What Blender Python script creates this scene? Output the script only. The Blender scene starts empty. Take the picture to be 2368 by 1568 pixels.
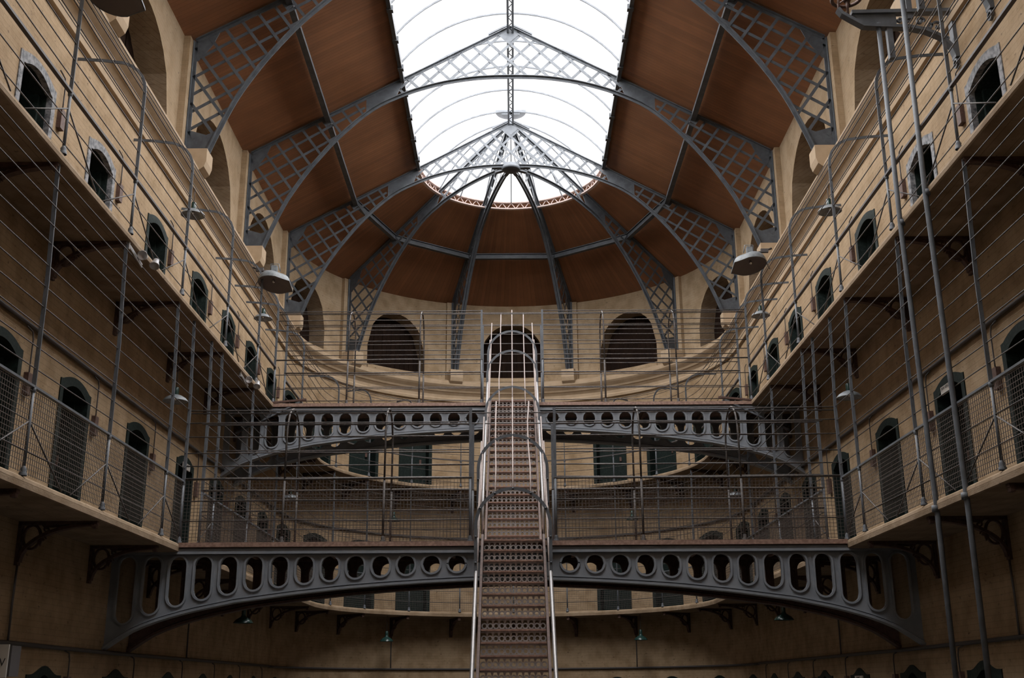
import bpy, math, random
from mathutils import Vector, Matrix
random.seed(7)
PI = math.pi
S = 1.22                      # metres per drawing unit
FZ = -1.3                     # ground floor height below the eye, drawing units
YC = 22.75                    # centre of the rounded end
RW = 4.8                      # wall face
RG = 4.0                      # walkway edge
D1, D2 = 1.69, 4.6            # walkway tops
C = bpy.context.scene.collection
def W(p): return (p[0]*S, p[1]*S, (p[2]-FZ)*S)

# ------------------------------------------------------------------ materials
def mat(name, col, rough=.6, metal=0, spec=.5):
    m = bpy.data.materials.new(name); m.use_nodes = True
    b = m.node_tree.nodes['Principled BSDF']
    b.inputs['Base Color'].default_value = (*col, 1); b.inputs['Roughness'].default_value = rough
    b.inputs['Metallic'].default_value = metal; b.inputs['Specular IOR Level'].default_value = spec
    return m
def nd(m, t, **k):
    n = m.node_tree.nodes.new(t)
    for a, v in k.items():
        if a.startswith('i_'): n.inputs[a[2:].replace('_', ' ')].default_value = v
        else: setattr(n, a, v)
    return n
def lk(m, a, b): m.node_tree.links.new(a, b)
def ramp(m, src, stops):
    r = nd(m, 'ShaderNodeValToRGB'); e = r.color_ramp.elements
    e[0].position, e[0].color = stops[0][0], (*stops[0][1], 1)
    e[1].position, e[1].color = stops[-1][0], (*stops[-1][1], 1)
    for p, c in stops[1:-1]:
        x = e.new(p); x.color = (*c, 1)
    lk(m, src, r.inputs[0]); return r
def mixc(m, fac, a, b, mode='MIX'):
    x = nd(m, 'ShaderNodeMix', data_type='RGBA', blend_type=mode)
    for s, i in ((fac, 0), (a, 6), (b, 7)):
        if hasattr(s, 'links'): lk(m, s, x.inputs[i])
        elif isinstance(s, (int, float)): x.inputs[i].default_value = s
        else: x.inputs[i].default_value = (*s, 1)
    return x.outputs[2]
def wall_mat(name, base, worn, dark, brick=.5, sc=1.0, bw=.23, rh=.075):
    """limewashed brick: blotches, flaked spots, courses as relief"""
    m = mat(name, base, .9, spec=.15); b = m.node_tree.nodes['Principled BSDF']
    uv = nd(m, 'ShaderNodeUVMap'); geo = nd(m, 'ShaderNodeNewGeometry')
    n1 = nd(m, 'ShaderNodeTexNoise', i_Scale=.9, i_Detail=6.0, i_Roughness=.6); lk(m, geo.outputs['Position'], n1.inputs['Vector'])
    r1 = ramp(m, n1.outputs[0], [(.35, base), (.55, tuple(.5*(x+y) for x, y in zip(base, worn))), (.72, worn)])
    n2 = nd(m, 'ShaderNodeTexNoise', i_Scale=8.0*sc, i_Detail=8.0, i_Roughness=.7)
    mp = nd(m, 'ShaderNodeMapping'); mp.inputs['Scale'].default_value = (1, 1, 2.2)
    lk(m, geo.outputs['Position'], mp.inputs[0]); lk(m, mp.outputs[0], n2.inputs['Vector'])
    r2 = ramp(m, n2.outputs[0], [(.61, (0, 0, 0)), (.67, (.75, .75, .75))])
    c = mixc(m, r2.outputs[0], r1.outputs[0], dark)
    n3 = nd(m, 'ShaderNodeTexNoise', i_Scale=3.2, i_Detail=5.0); lk(m, geo.outputs['Position'], n3.inputs['Vector'])
    r3 = ramp(m, n3.outputs[0], [(.36, (.72, .68, .62)), (.6, (1, 1, 1))])
    c = mixc(m, .85, c, r3.outputs[0], 'MULTIPLY')
    br = nd(m, 'ShaderNodeTexBrick'); br.inputs['Scale'].default_value = 1
    br.inputs['Brick Width'].default_value = bw; br.inputs['Row Height'].default_value = rh
    br.inputs['Mortar Size'].default_value = .006; br.inputs['Mortar Smooth'].default_value = .6
    br.inputs['Color1'].default_value = (1, 1, 1, 1); br.inputs['Color2'].default_value = (.93, .93, .93, 1); br.inputs['Mortar'].default_value = (.68, .66, .62, 1)
    lk(m, uv.outputs[0], br.inputs['Vector'])
    c = mixc(m, brick, c, br.outputs[0], 'MULTIPLY')
    lk(m, c, b.inputs['Base Color'])
    bu = nd(m, 'ShaderNodeBump', i_Strength=.5, i_Distance=.012)
    ad = nd(m, 'ShaderNodeMath', operation='MULTIPLY_ADD'); lk(m, br.outputs[0], ad.inputs[0]); ad.inputs[1].default_value = .5; lk(m, n2.outputs[0], ad.inputs[2])
    lk(m, ad.outputs[0], bu.inputs['Height']); lk(m, bu.outputs[0], b.inputs['Normal'])
    return m
def noisy(name, c1, c2, scale=8, rough=.5, metal=0, lo=.4, hi=.65, bump=.15, spec=.5):
    m = mat(name, c1, rough, metal, spec); b = m.node_tree.nodes['Principled BSDF']
    geo = nd(m, 'ShaderNodeTexCoord')
    n = nd(m, 'ShaderNodeTexNoise', i_Scale=float(scale), i_Detail=6.0, i_Roughness=.62); lk(m, geo.outputs['Object'], n.inputs['Vector'])
    r = ramp(m, n.outputs[0], [(lo, c1), (hi, c2)]); lk(m, r.outputs[0], b.inputs['Base Color'])
    bu = nd(m, 'ShaderNodeBump', i_Strength=bump, i_Distance=.01); lk(m, n.outputs[0], bu.inputs['Height']); lk(m, bu.outputs[0], b.inputs['Normal'])
    return m
M = {}
M['wall'] = wall_mat('limewashed_brick', (.315, .232, .148), (.24, .168, .1), (.06, .04, .026), .6)
M['clere'] = wall_mat('limewashed_plaster', (.335, .255, .17), (.28, .205, .13), (.1, .07, .045), .4)
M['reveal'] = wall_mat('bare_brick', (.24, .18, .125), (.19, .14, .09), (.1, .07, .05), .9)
M['slab'] = wall_mat('walkway_stone', (.25, .185, .125), (.18, .13, .085), (.07, .05, .03), .9, 1.4, 2.3, .21)
M['cornice'] = noisy('cornice_plaster', (.345, .262, .178), (.285, .21, .135), 3, .85, spec=.2)
M['iron'] = noisy('slate_grey_paint', (.055, .06, .068), (.08, .087, .097), 6, .55)
M['girder'] = noisy('girder_grey_paint', (.135, .147, .165), (.165, .177, .195), 5, .5)
M['ring'] = noisy('lightened_riser_paint', (.19, .185, .19), (.26, .245, .24), 20, .5)  # riser grey lightened in the colour to offset shading by the treads
M['truss'] = noisy('roof_grey_paint', (.038, .042, .048), (.06, .066, .074), 5, .55)
M['rod'] = noisy('worn_grey_rod', (.03, .028, .028), (.075, .064, .058), 30, .6, 0)
M['bare'] = noisy('bare_steel_rod', (.30, .25, .235), (.4, .34, .32), 25, .42, .15)
M['silver'] = noisy('polished_handrail', (.5, .5, .51), (.38, .38, .39), 12, .38, .9, bump=.03)
M['rust'] = noisy('rusty_brown_iron', (.05, .028, .022), (.085, .05, .04), 18, .65)
M['tread'] = noisy('worn_oak_tread', (.14, .08, .058), (.24, .15, .115), 22, .6)
M['door'] = noisy('dark_green_paint', (.006, .010, .009), (.016, .022, .02), 25, .6, lo=.45, hi=.7)
M['pale'] = noisy('flaking_grey_paint', (.22, .22, .23), (.05, .055, .06), 14, .7, lo=.42, hi=.62)
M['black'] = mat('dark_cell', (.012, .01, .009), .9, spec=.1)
M['shutter'] = noisy('dark_boarding', (.010, .006, .0045), (.016, .009, .006), 3, .85, spec=.15)
M['wire'] = mat('mesh_wire', (.06, .05, .045), .5, .2)
M['enamel'] = noisy('grey_enamel', (.16, .175, .185), (.10, .11, .12), 14, .45)
M['lamp_green'] = noisy('green_enamel', (.008, .022, .019), (.012, .03, .026), 20, .25)
M['lamp_dark'] = mat('lamp_inside', (.09, .075, .07), .6)
M['glass_lens'] = mat('lens', (.5, .5, .5), .08, .9)
M['white'] = mat('white_plate', (.6, .58, .55), .5)
M['ink'] = mat('black_lettering', (.02, .02, .02), .6)
M['floor'] = noisy('stone_flags', (.05, .042, .034), (.03, .026, .02), 3, .8)
M['cable'] = mat('grey_conduit', (.055, .05, .05), .6)
m = M['ceil'] = mat('varnished_boards', (.16, .06, .03), .55, spec=.25); b = m.node_tree.nodes['Principled BSDF']
uv = nd(m, 'ShaderNodeUVMap'); sp = nd(m, 'ShaderNodeSeparateXYZ'); lk(m, uv.outputs[0], sp.inputs[0])
mu = nd(m, 'ShaderNodeMath', operation='DIVIDE'); lk(m, sp.outputs[0], mu.inputs[0]); mu.inputs[1].default_value = .105
fr = nd(m, 'ShaderNodeMath', operation='FRACT'); lk(m, mu.outputs[0], fr.inputs[0])
fl = nd(m, 'ShaderNodeMath', operation='FLOOR'); lk(m, mu.outputs[0], fl.inputs[0])
wn = nd(m, 'ShaderNodeTexWhiteNoise', noise_dimensions='1D'); lk(m, fl.outputs[0], wn.inputs['W'])
rb = ramp(m, wn.outputs[0], [(0, (.132, .057, .025)), (1, (.175, .076, .034))])
gr = ramp(m, fr.outputs[0], [(0, (.3, .3, .3)), (.06, (1, 1, 1))])
c = mixc(m, 1.0, rb.outputs[0], gr.outputs[0], 'MULTIPLY')
no = nd(m, 'ShaderNodeTexNoise', i_Scale=1.3, i_Detail=5.0); g2 = nd(m, 'ShaderNodeNewGeometry'); lk(m, g2.outputs['Position'], no.inputs['Vector'])
r4 = ramp(m, no.outputs[0], [(.35, (.7, .66, .6)), (.65, (1, 1, 1))]); c = mixc(m, .8, c, r4.outputs[0], 'MULTIPLY')
lk(m, c, b.inputs['Base Color'])
bu = nd(m, 'ShaderNodeBump', i_Strength=.6, i_Distance=.01); lk(m, gr.outputs[0], bu.inputs['Height']); lk(m, bu.outputs[0], b.inputs['Normal'])
for k_, v_ in (('iron', .22), ('truss', .18), ('girder', .3), ('rod', .2), ('door', .08), ('shutter', .03), ('rust', .2), ('cable', .15), ('wire', .2), ('pale', .15), ('enamel', .3), ('lamp_green', .25), ('lamp_dark', .2)):
    M[k_].node_tree.nodes['Principled BSDF'].inputs['Specular IOR Level'].default_value = v_
# roof glass: thin panes, mostly clear
m = M['glass'] = bpy.data.materials.new('roof_glass'); m.use_nodes = True; nt = m.node_tree; nt.nodes.remove(nt.nodes['Principled BSDF'])
tr = nd(m, 'ShaderNodeBsdfTransparent'); tr.inputs[0].default_value = (.93, .93, .94, 1)
gl = nd(m, 'ShaderNodeBsdfGlossy'); gl.inputs['Roughness'].default_value = .1
mx = nd(m, 'ShaderNodeMixShader'); mx.inputs[0].default_value = .05
lk(m, tr.outputs[0], mx.inputs[1]); lk(m, gl.outputs[0], mx.inputs[2]); lk(m, mx.outputs[0], nt.nodes['Material Output'].inputs[0])

# ------------------------------------------------------------------ mesh helpers
class MB:
    def __init__(s): s.v = []; s.f = []; s.uv = []; s.sm = []; s.mi = []; s.cur = 0
    def add(s, vs, fs, uvs=None, smooth=False):
        n = len(s.v); s.v += [tuple(p) for p in vs]; s.f += [tuple(i+n for i in f) for f in fs]
        s.uv += uvs if uvs else [(p[0]+p[1], p[2]) for p in vs]
        s.sm += [smooth]*len(fs); s.mi += [s.cur]*len(fs)
    def box(s, a, b):
        x0, y0, z0 = a; x1, y1, z1 = b
        vs = [(x, y, z) for z in (z0, z1) for y in (y0, y1) for x in (x0, x1)]
        s.add(vs, [(0, 2, 3, 1), (4, 5, 7, 6), (0, 1, 5, 4), (2, 6, 7, 3), (0, 4, 6, 2), (1, 3, 7, 5)])
    def cbox(s, c, d): s.box([c[i]-d[i]/2 for i in range(3)], [c[i]+d[i]/2 for i in range(3)])
    def bar(s, p, q, w, h, side=(0, 0, 1)):
        """rectangular bar; w along 'side' direction (made perpendicular), h along the other"""
        p = Vector(p); q = Vector(q); d = (q-p)
        if d.length < 1e-6: return
        d.normalize(); a = Vector(side); a = a-d*a.dot(d)
        if a.length < 1e-4: a = Vector((1, 0, 0))-d*d.x
        a.normalize(); b = d.cross(a); a = a*w/2; b = b*h/2
        vs = [t+i*a+j*b for t in (p, q) for i, j in ((-1, -1), (1, -1), (1, 1), (-1, 1))]
        s.add(vs, [(0, 3, 2, 1), (4, 5, 6, 7)]+[(i, (i+1) % 4, (i+1) % 4+4, i+4) for i in range(4)])
    def tube(s, pts, r, n=8, closed=False, smooth=True):
        pts = [Vector(p) for p in pts]; m = len(pts); vs = []; fs = []
        up = None
        for i, p in enumerate(pts):
            if closed: d = pts[(i+1) % m]-pts[i-1]
            else: d = pts[min(i+1, m-1)]-pts[max(i-1, 0)]
            d.normalize()
            if up is None: up = Vector((0, 0, 1)) if abs(d.z) < .9 else Vector((1, 0, 0))
            a = up-d*up.dot(d)
            if a.length < 1e-3: a = Vector((1, 0, 0))-d*d.x
            a.normalize(); b = d.cross(a); up = a
            for k in range(n):
                t = 2*PI*k/n; vs.append(p+a*r*math.cos(t)+b*r*math.sin(t))
        for i in range(m if closed else m-1):
            for k in range(n):
                j = (i+1) % m; fs.append((i*n+k, i*n+(k+1) % n, j*n+(k+1) % n, j*n+k))
        if not closed: fs += [tuple(range(n))[::-1], tuple((m-1)*n+k for k in range(n))]
        s.add(vs, fs, smooth=smooth)
    def strip(s, pts, nrm, w, t, closed=False, off=0):
        """flat bar following pts; w = breadth in the plane square to nrm, t = thickness along nrm"""
        pts = [Vector(p) for p in pts]; n = Vector(nrm).normalized(); m = len(pts); vs = []; fs = []
        for i, p in enumerate(pts):
            d = (pts[(i+1) % m]-pts[i-1]) if closed else (pts[min(i+1, m-1)]-pts[max(i-1, 0)])
            d.normalize(); a = n.cross(d).normalized()
            for u, v in ((-w/2+off, -t/2), (w/2+off, -t/2), (w/2+off, t/2), (-w/2+off, t/2)): vs.append(p+a*u+n*v)
        for i in range(m if closed else m-1):
            j = (i+1) % m
            for k in range(4): fs.append((i*4+k, i*4+(k+1) % 4, j*4+(k+1) % 4, j*4+k))
        if not closed: fs += [(3, 2, 1, 0), tuple((m-1)*4+k for k in range(4))]
        s.add(vs, fs)
    def plate(s, poly, nrm, t):
        n = Vector(nrm).normalized()*t/2; k = len(poly); vs = [Vector(p)-n for p in poly]+[Vector(p)+n for p in poly]
        s.add(vs, [tuple(range(k))[::-1], tuple(range(k, 2*k))]+[(i, (i+1) % k, (i+1) % k+k, i+k) for i in range(k)])
    def lathe(s, c, prof, n=16, ax='z', smooth=True, rot=None):
        vs = []; fs = []; m = len(prof)
        for k in range(n):
            t = 2*PI*k/n
            for r, h in prof:
                p = Vector((r*math.cos(t), r*math.sin(t), h))
                if rot: p = rot @ p
                vs.append(Vector(c)+p)
        for k in range(n):
            for i in range(m-1):
                j = (k+1) % n; fs.append((k*m+i, j*m+i, j*m+i+1, k*m+i+1))
        s.add(vs, fs, smooth=smooth)
    def sweep(s, prof, path, closedprof=True, uvscale=1):
        """prof (o,z) list; path f(t)->callable mapping (o,z)->xyz, list of mapping functions"""
        m = len(prof); vs = []; fs = []; uvs = []
        for k, (g, sv) in enumerate(path):
            acc = 0
            for i, (o, z) in enumerate(prof):
                if i: acc += math.hypot(o-prof[i-1][0], z-prof[i-1][1])
                vs.append(g(o, z)); uvs.append((sv, acc))
        for k in range(len(path)-1):
            for i in range(m if closedprof else m-1):
                j = (i+1) % m; fs.append((k*m+i, k*m+j, (k+1)*m+j, (k+1)*m+i))
        if closedprof: fs += [tuple(range(m)), tuple((len(path)-1)*m+i for i in range(m))[::-1]]
        s.add(vs, fs, uvs)
    def panel(s, f, s0, s1, z0, z1, ops, thick=0, ds=1e9, nper=12):
        """surface in (s,z) with openings; f(s,out,z)->xyz. op=(a,b,bot,top,depth)"""
        fz0 = z0 if callable(z0) else (lambda _: z0); fz1 = z1 if callable(z1) else (lambda _: z1)
        br = {round(s0, 5), round(s1, 5)}
        for a, b, bo, to, dp in ops:
            for i in range(nper+1): br.add(round(a+(b-a)*i/nper, 5))
        n = max(1, int((s1-s0)/ds))
        if ds < 1e8:
            for i in range(n+1): br.add(round(s0+(s1-s0)*i/n, 5))
        br = sorted(x for x in br if s0-1e-6 <= x <= s1+1e-6)
        def quad(p): s.add([f(*q) for q in p], [(0, 1, 2, 3)], [(q[0]*S, q[2]*S+q[1]*.7) for q in p])
        for sa, sb in zip(br[:-1], br[1:]):
            if sb-sa < 1e-4: continue
            mid = (sa+sb)/2; co = sorted([o for o in ops if o[0] < mid < o[1]], key=lambda o: o[2](mid))
            lo = fz0
            for o in co+[None]:
                hi = o[2] if o else fz1
                if hi(mid)-lo(mid) > 1e-4:
                    quad([(sa, 0, lo(sa)), (sb, 0, lo(sb)), (sb, 0, hi(sb)), (sa, 0, hi(sa))])
                    if thick: quad([(sa, -thick, lo(sa)), (sb, -thick, lo(sb)), (sb, -thick, hi(sb)), (sa, -thick, hi(sa))])
                if o:
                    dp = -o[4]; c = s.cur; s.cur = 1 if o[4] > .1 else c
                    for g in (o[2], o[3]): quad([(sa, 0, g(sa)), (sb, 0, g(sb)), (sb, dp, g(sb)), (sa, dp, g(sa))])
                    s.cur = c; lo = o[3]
            if thick:
                for g in (fz0, fz1): quad([(sa, 0, g(sa)), (sb, 0, g(sb)), (sb, -thick, g(sb)), (sa, -thick, g(sa))])
        for a, b, bo, to, dp in ops:
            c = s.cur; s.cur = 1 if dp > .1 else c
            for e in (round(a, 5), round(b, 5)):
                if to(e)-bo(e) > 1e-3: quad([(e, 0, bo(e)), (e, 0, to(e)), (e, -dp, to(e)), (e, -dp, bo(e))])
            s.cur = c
    def build(s, name, mats, parent=None, org=None, kind=None):
        me = bpy.data.meshes.new(name)
        if org is None: org = getattr(parent, 'org', None) if False else (ORG.get(parent.name) if parent else (0, 0, FZ))
        ow = Vector(W(org))
        me.from_pydata([Vector(W(p))-ow for p in s.v], [], s.f)
        if not isinstance(mats, (list, tuple)): mats = [mats]
        for mm in mats: me.materials.append(mm)
        me.polygons.foreach_set('use_smooth', s.sm); me.polygons.foreach_set('material_index', [min(i, len(mats)-1) for i in s.mi])
        ul = me.uv_layers.new(name='UVMap'); li = [0]*len(me.loops); me.loops.foreach_get('vertex_index', li)
        fl = []
        for i in li: fl += s.uv[i]
        ul.data.foreach_set('uv', fl)
        if not any(s.sm): me.update()
        o = bpy.data.objects.new(name, me); C.objects.link(o)
        if parent: o.parent = parent
        else: o.location = ow
        ORG[o.name] = org
        if kind: o['kind'] = kind
        return o
ORG = {}
def tag(o, label, cat, group=None, kind=None):
    o['label'] = label; o['category'] = cat
    if group: o['group'] = group
    if kind: o['kind'] = kind
    return o
def thing(name, org, label, cat, group=None, kind=None):
    o = bpy.data.objects.new(name, None); C.objects.link(o); o.empty_display_size = .1
    o.location = W(org); ORG[o.name] = tuple(org); return tag(o, label, cat, group, kind)
def dup(root, loc=None, rz=None, label=None, group=None, scale=None):
    r = root.copy(); C.objects.link(r)
    if loc is not None: r.location = W(loc)
    if rz is not None: r.rotation_euler = (0, 0, rz)
    if scale is not None: r.scale = scale
    if label: r['label'] = label
    if group: r['group'] = group
    for ch in list(root.children):
        c = ch.copy(); C.objects.link(c); c.parent = r
        for g in list(ch.children):
            d = g.copy(); C.objects.link(d); d.parent = c
    return r
# ------------------------------------------------------------------ building frame
def place(side, s, out, z):
    """side L/R: s = depth along the hall; E: s = angle from the left spring of the round end; out = distance from wall face into the hall"""
    if side == 'L': return (-RW+out, s, z)
    if side == 'R': return (RW-out, s, z)
    r = RW-out; return (-r*math.cos(s), YC+r*math.sin(s), z)
def fE(r0):   # arc-length version for panels on the round end
    return lambda s, o, z: (-(r0-o)*math.cos(s/r0), YC+(r0-o)*math.sin(s/r0), z)
SIDE = {'L': 'left', 'R': 'right', 'E': 'rounded end'}
YB0 = -5.0
TR = [22.7, 18.9, 15.1, 11.3, 7.5, 3.7, -.1, -3.9]
ordw = ['first', 'second', 'third', 'fourth', 'fifth', 'sixth', 'seventh', 'eighth', 'ninth', 'tenth', 'eleventh', 'twelfth']

def door_top(c, w, zt, h=.09):
    def g(s):
        u = abs(s-c)/(w/2)
        if zt > 1: return zt+h*max(0, 1-(u/.9)**2)
        return zt+(h*.5*(1+math.cos(PI*u/.78)) if u < .78 else 0)
    return g
DY = [10.1, 11.95, 14.1, 16.25, 18.07, 19.8, 21.6]
DA = [7, 25, 43, 60.4]; DA = [math.radians(x) for x in DA]; DA = DA+[PI-x for x in DA[::-1]]   # doors round the end
DW = .88
LEV = {0: (FZ, .16), 1: (D1, 3.19), 2: (D2, 6.03)}
def arch(c, hw, zb, zs, zc):
    return lambda s: zs+(zc-zs)*math.sqrt(max(0, 1-((s-c)/hw)**2))
def wall_ops(side, r=RW):
    ops = []
    for lv, (zf, zt) in LEV.items():
        for y in (DY if side != 'E' else [a*r for a in DA]):
            ops.append((y-DW/2, y+DW/2, (lambda q: (lambda s: q))(zf), door_top(y, DW, zt), .3))
    return ops
WIN_Y = [TR[i]-1.9 for i in range(0, 7)]
RC = 4.95
WIN_A = [math.radians(x) for x in (18, 54, 90, 126, 162)]
def clere_ops(side):
    ops = []
    if side == 'E':
        for a in WIN_A:
            c = a*RC; ops.append((c-.82, c+.82, lambda s: 7.58, arch(c, .82, 7.58, 8.05, 9.02), .45))
    else:
        for y in WIN_Y: ops.append((y-1.3, y+1.3, lambda s: 7.58, arch(y, 1.3, 7.58, 7.78, 9.04), .45))
    return ops
def pil(mb, g, half=.17):
    pass
for side, nm in (('L', 'wall_left'), ('R', 'wall_right'), ('E', 'wall_end')):
    mb = MB()
    if side == 'E':
        f1 = fE(RW); mb.panel(f1, 0, PI*RW, FZ, 7.1, wall_ops('E'), ds=.25)
    else:
        mb.panel(lambda s, o, z: place(side, s, o, z), YB0, YC, FZ, 7.1, wall_ops(side), ds=1.0)
    mb.build(nm, [M['wall'], M['reveal']], kind='structure')
    tag(C.objects[nm], {'L': 'limewashed brick wall of cells on the left of the hall', 'R': 'limewashed brick wall of cells on the right of the hall', 'E': 'curved limewashed wall closing the far end of the hall'}[side], 'wall', kind='structure')
    mb = MB()
    if side == 'E':
        f2 = fE(RC); mb.panel(f2, 0, PI*RC, 7.3, 9.62, clere_ops('E'), ds=.25)
        for a in [PI*k/5 for k in range(1, 5)]:
            for q in [0]:
                g = lambda t, o, z: (lambda r: (-(r)*math.cos(a)+t*math.sin(a), YC+r*math.sin(a)+t*math.cos(a), z))(RC-o)
                vs = [g(t, o, z) for z in (7.3, 9.5) for t, o in ((-.17, -.05), (-.17, .1), (.17, .1), (.17, -.05))]
                mb.add(vs, [(0, 1, 2, 3), (4, 5, 6, 7), (0, 1, 5, 4), (1, 2, 6, 5), (2, 3, 7, 6)])
    else:
        mb.panel(lambda s, o, z: place(side, s, o-.15, z), YB0, YC, 7.3, 9.62, clere_ops(side), ds=1.0)
        for y in TR:
            sg = -1 if side == 'L' else 1
            mb.box((min(sg*(RC-.1), sg*RC), y-.19, 7.3), (max(sg*(RC-.1), sg*RC), y+.17, 9.5))
    o = mb.build('wall_'+{'L': 'upper_left', 'R': 'upper_right', 'E': 'upper_end'}[side], [M['clere'], M['reveal']], kind='structure')
    tag(o, {'L': 'arched upper wall band under the roof, left side', 'R': 'arched upper wall band under the roof, right side', 'E': 'arched upper wall band under the roof, rounded end'}[side], 'wall', kind='structure')
mb = MB(); mb.box((-5.4, YB0-.3, FZ), (5.4, YB0, 12.3)); tag(mb.build('wall_back', M['wall']), 'plain wall closing the hall behind the viewer', 'wall', kind='structure')
mb = MB(); mb.box((-6, YB0-.3, FZ-.2), (6, YC+6, FZ)); tag(mb.build('floor', M['floor']), 'stone flagged ground floor of the hall', 'floor', kind='structure')
# cornice
prof = [(-.02, 6.84), (.05, 6.86), (.06, 6.92), (.03, 6.95), (.04, 7.02), (.09, 7.08), (.11, 7.09), (.13, 7.13), (.2, 7.2), (.23, 7.24), (.23, 7.3), (.18, 7.32), (.18, 7.35), (.02, 7.42), (-.3, 7.5)]
for side, n in (('L', 1), ('R', 2), ('E', 3)):
    mb = MB(); ss = [YB0, YC] if side != 'E' else [PI*i/48 for i in range(49)]
    mb.sweep(prof, [((lambda o, z, q=q: place(side, q, o, z)), q*S) for q in ss], closedprof=False)
    if side == 'E':
        for i in range(len(mb.sm)): mb.sm[i] = False
    tag(mb.build('trim_%d' % n, M['cornice']), 'moulded plaster cornice below the arched windows, %s' % {'L': 'left wall', 'R': 'right wall', 'E': 'rounded end'}[side], 'cornice', kind='structure')
# sills + boarded windows
wi = 0
for side in 'LRE':
    lst = WIN_Y[:4] if side != 'E' else WIN_A
    for k, c in enumerate(lst):
        wi += 1; mb = MB(); hw = 1.3 if side != 'E' else .82
        f = (lambda s, o, z: place(side, s, o-.15, z)) if side != 'E' else fE(RC)
        cc = c if side != 'E' else c*RC
        top = arch(cc, hw, 7.58, 7.78, 9.04) if side != 'E' else arch(cc, hw, 7.58, 8.05, 9.02)
        n = 14
        for i in range(n):      # boards in shallow relief
            a = cc-hw+2*hw*i/n; b_ = cc-hw+2*hw*(i+1)/n-.012; dz = -.425-.006*(i % 2)
            mb.add([f(a, dz, 7.58), f(b_, dz, 7.58), f(b_, dz, top(b_)), f(a, dz, top(a))], [(0, 1, 2, 3)])
            mb.add([f(b_, dz, 7.58), f(b_+.012, -.44, 7.58), f(b_+.012, -.44, top(b_+.01)), f(b_, dz, top(b_))], [(0, 1, 2, 3)])
            mb.add([f(a, -.445, 7.5), f(b_+.012, -.445, 7.5), f(b_+.012, -.445, 9.2), f(a, -.445, 9.2)], [(0, 1, 2, 3)])
        nm = {'L': 'left wall, %s from the far end' % ordw[k], 'R': 'right wall, %s from the far end' % ordw[k], 'E': 'rounded end, ' + ['far left', 'left of centre', 'behind the stair top', 'right of centre', 'far right'][k % 5]}[side]
        ww = thing('window_%d' % wi, f(cc, -.42, 7.58), 'dark boarded arched window, %s' % nm, 'window', kind='structure')
        p = mb.build('boarding', M['shutter'], ww)
        mb = MB()
        for i in range(24):
            a = cc-hw+2*hw*i/24; b_ = cc-hw+2*hw*(i+1)/24
            for o0, o1, za, zb in ((-.42, .03, 7.60, 7.56), (.03, .03, 7.56, 7.47)):
                mb.add([f(a, o0, za), f(b_, o0, za), f(b_, o1, zb), f(a, o1, zb)], [(0, 1, 2, 3)])
        mb.build('sill', M['clere'], ww)
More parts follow.
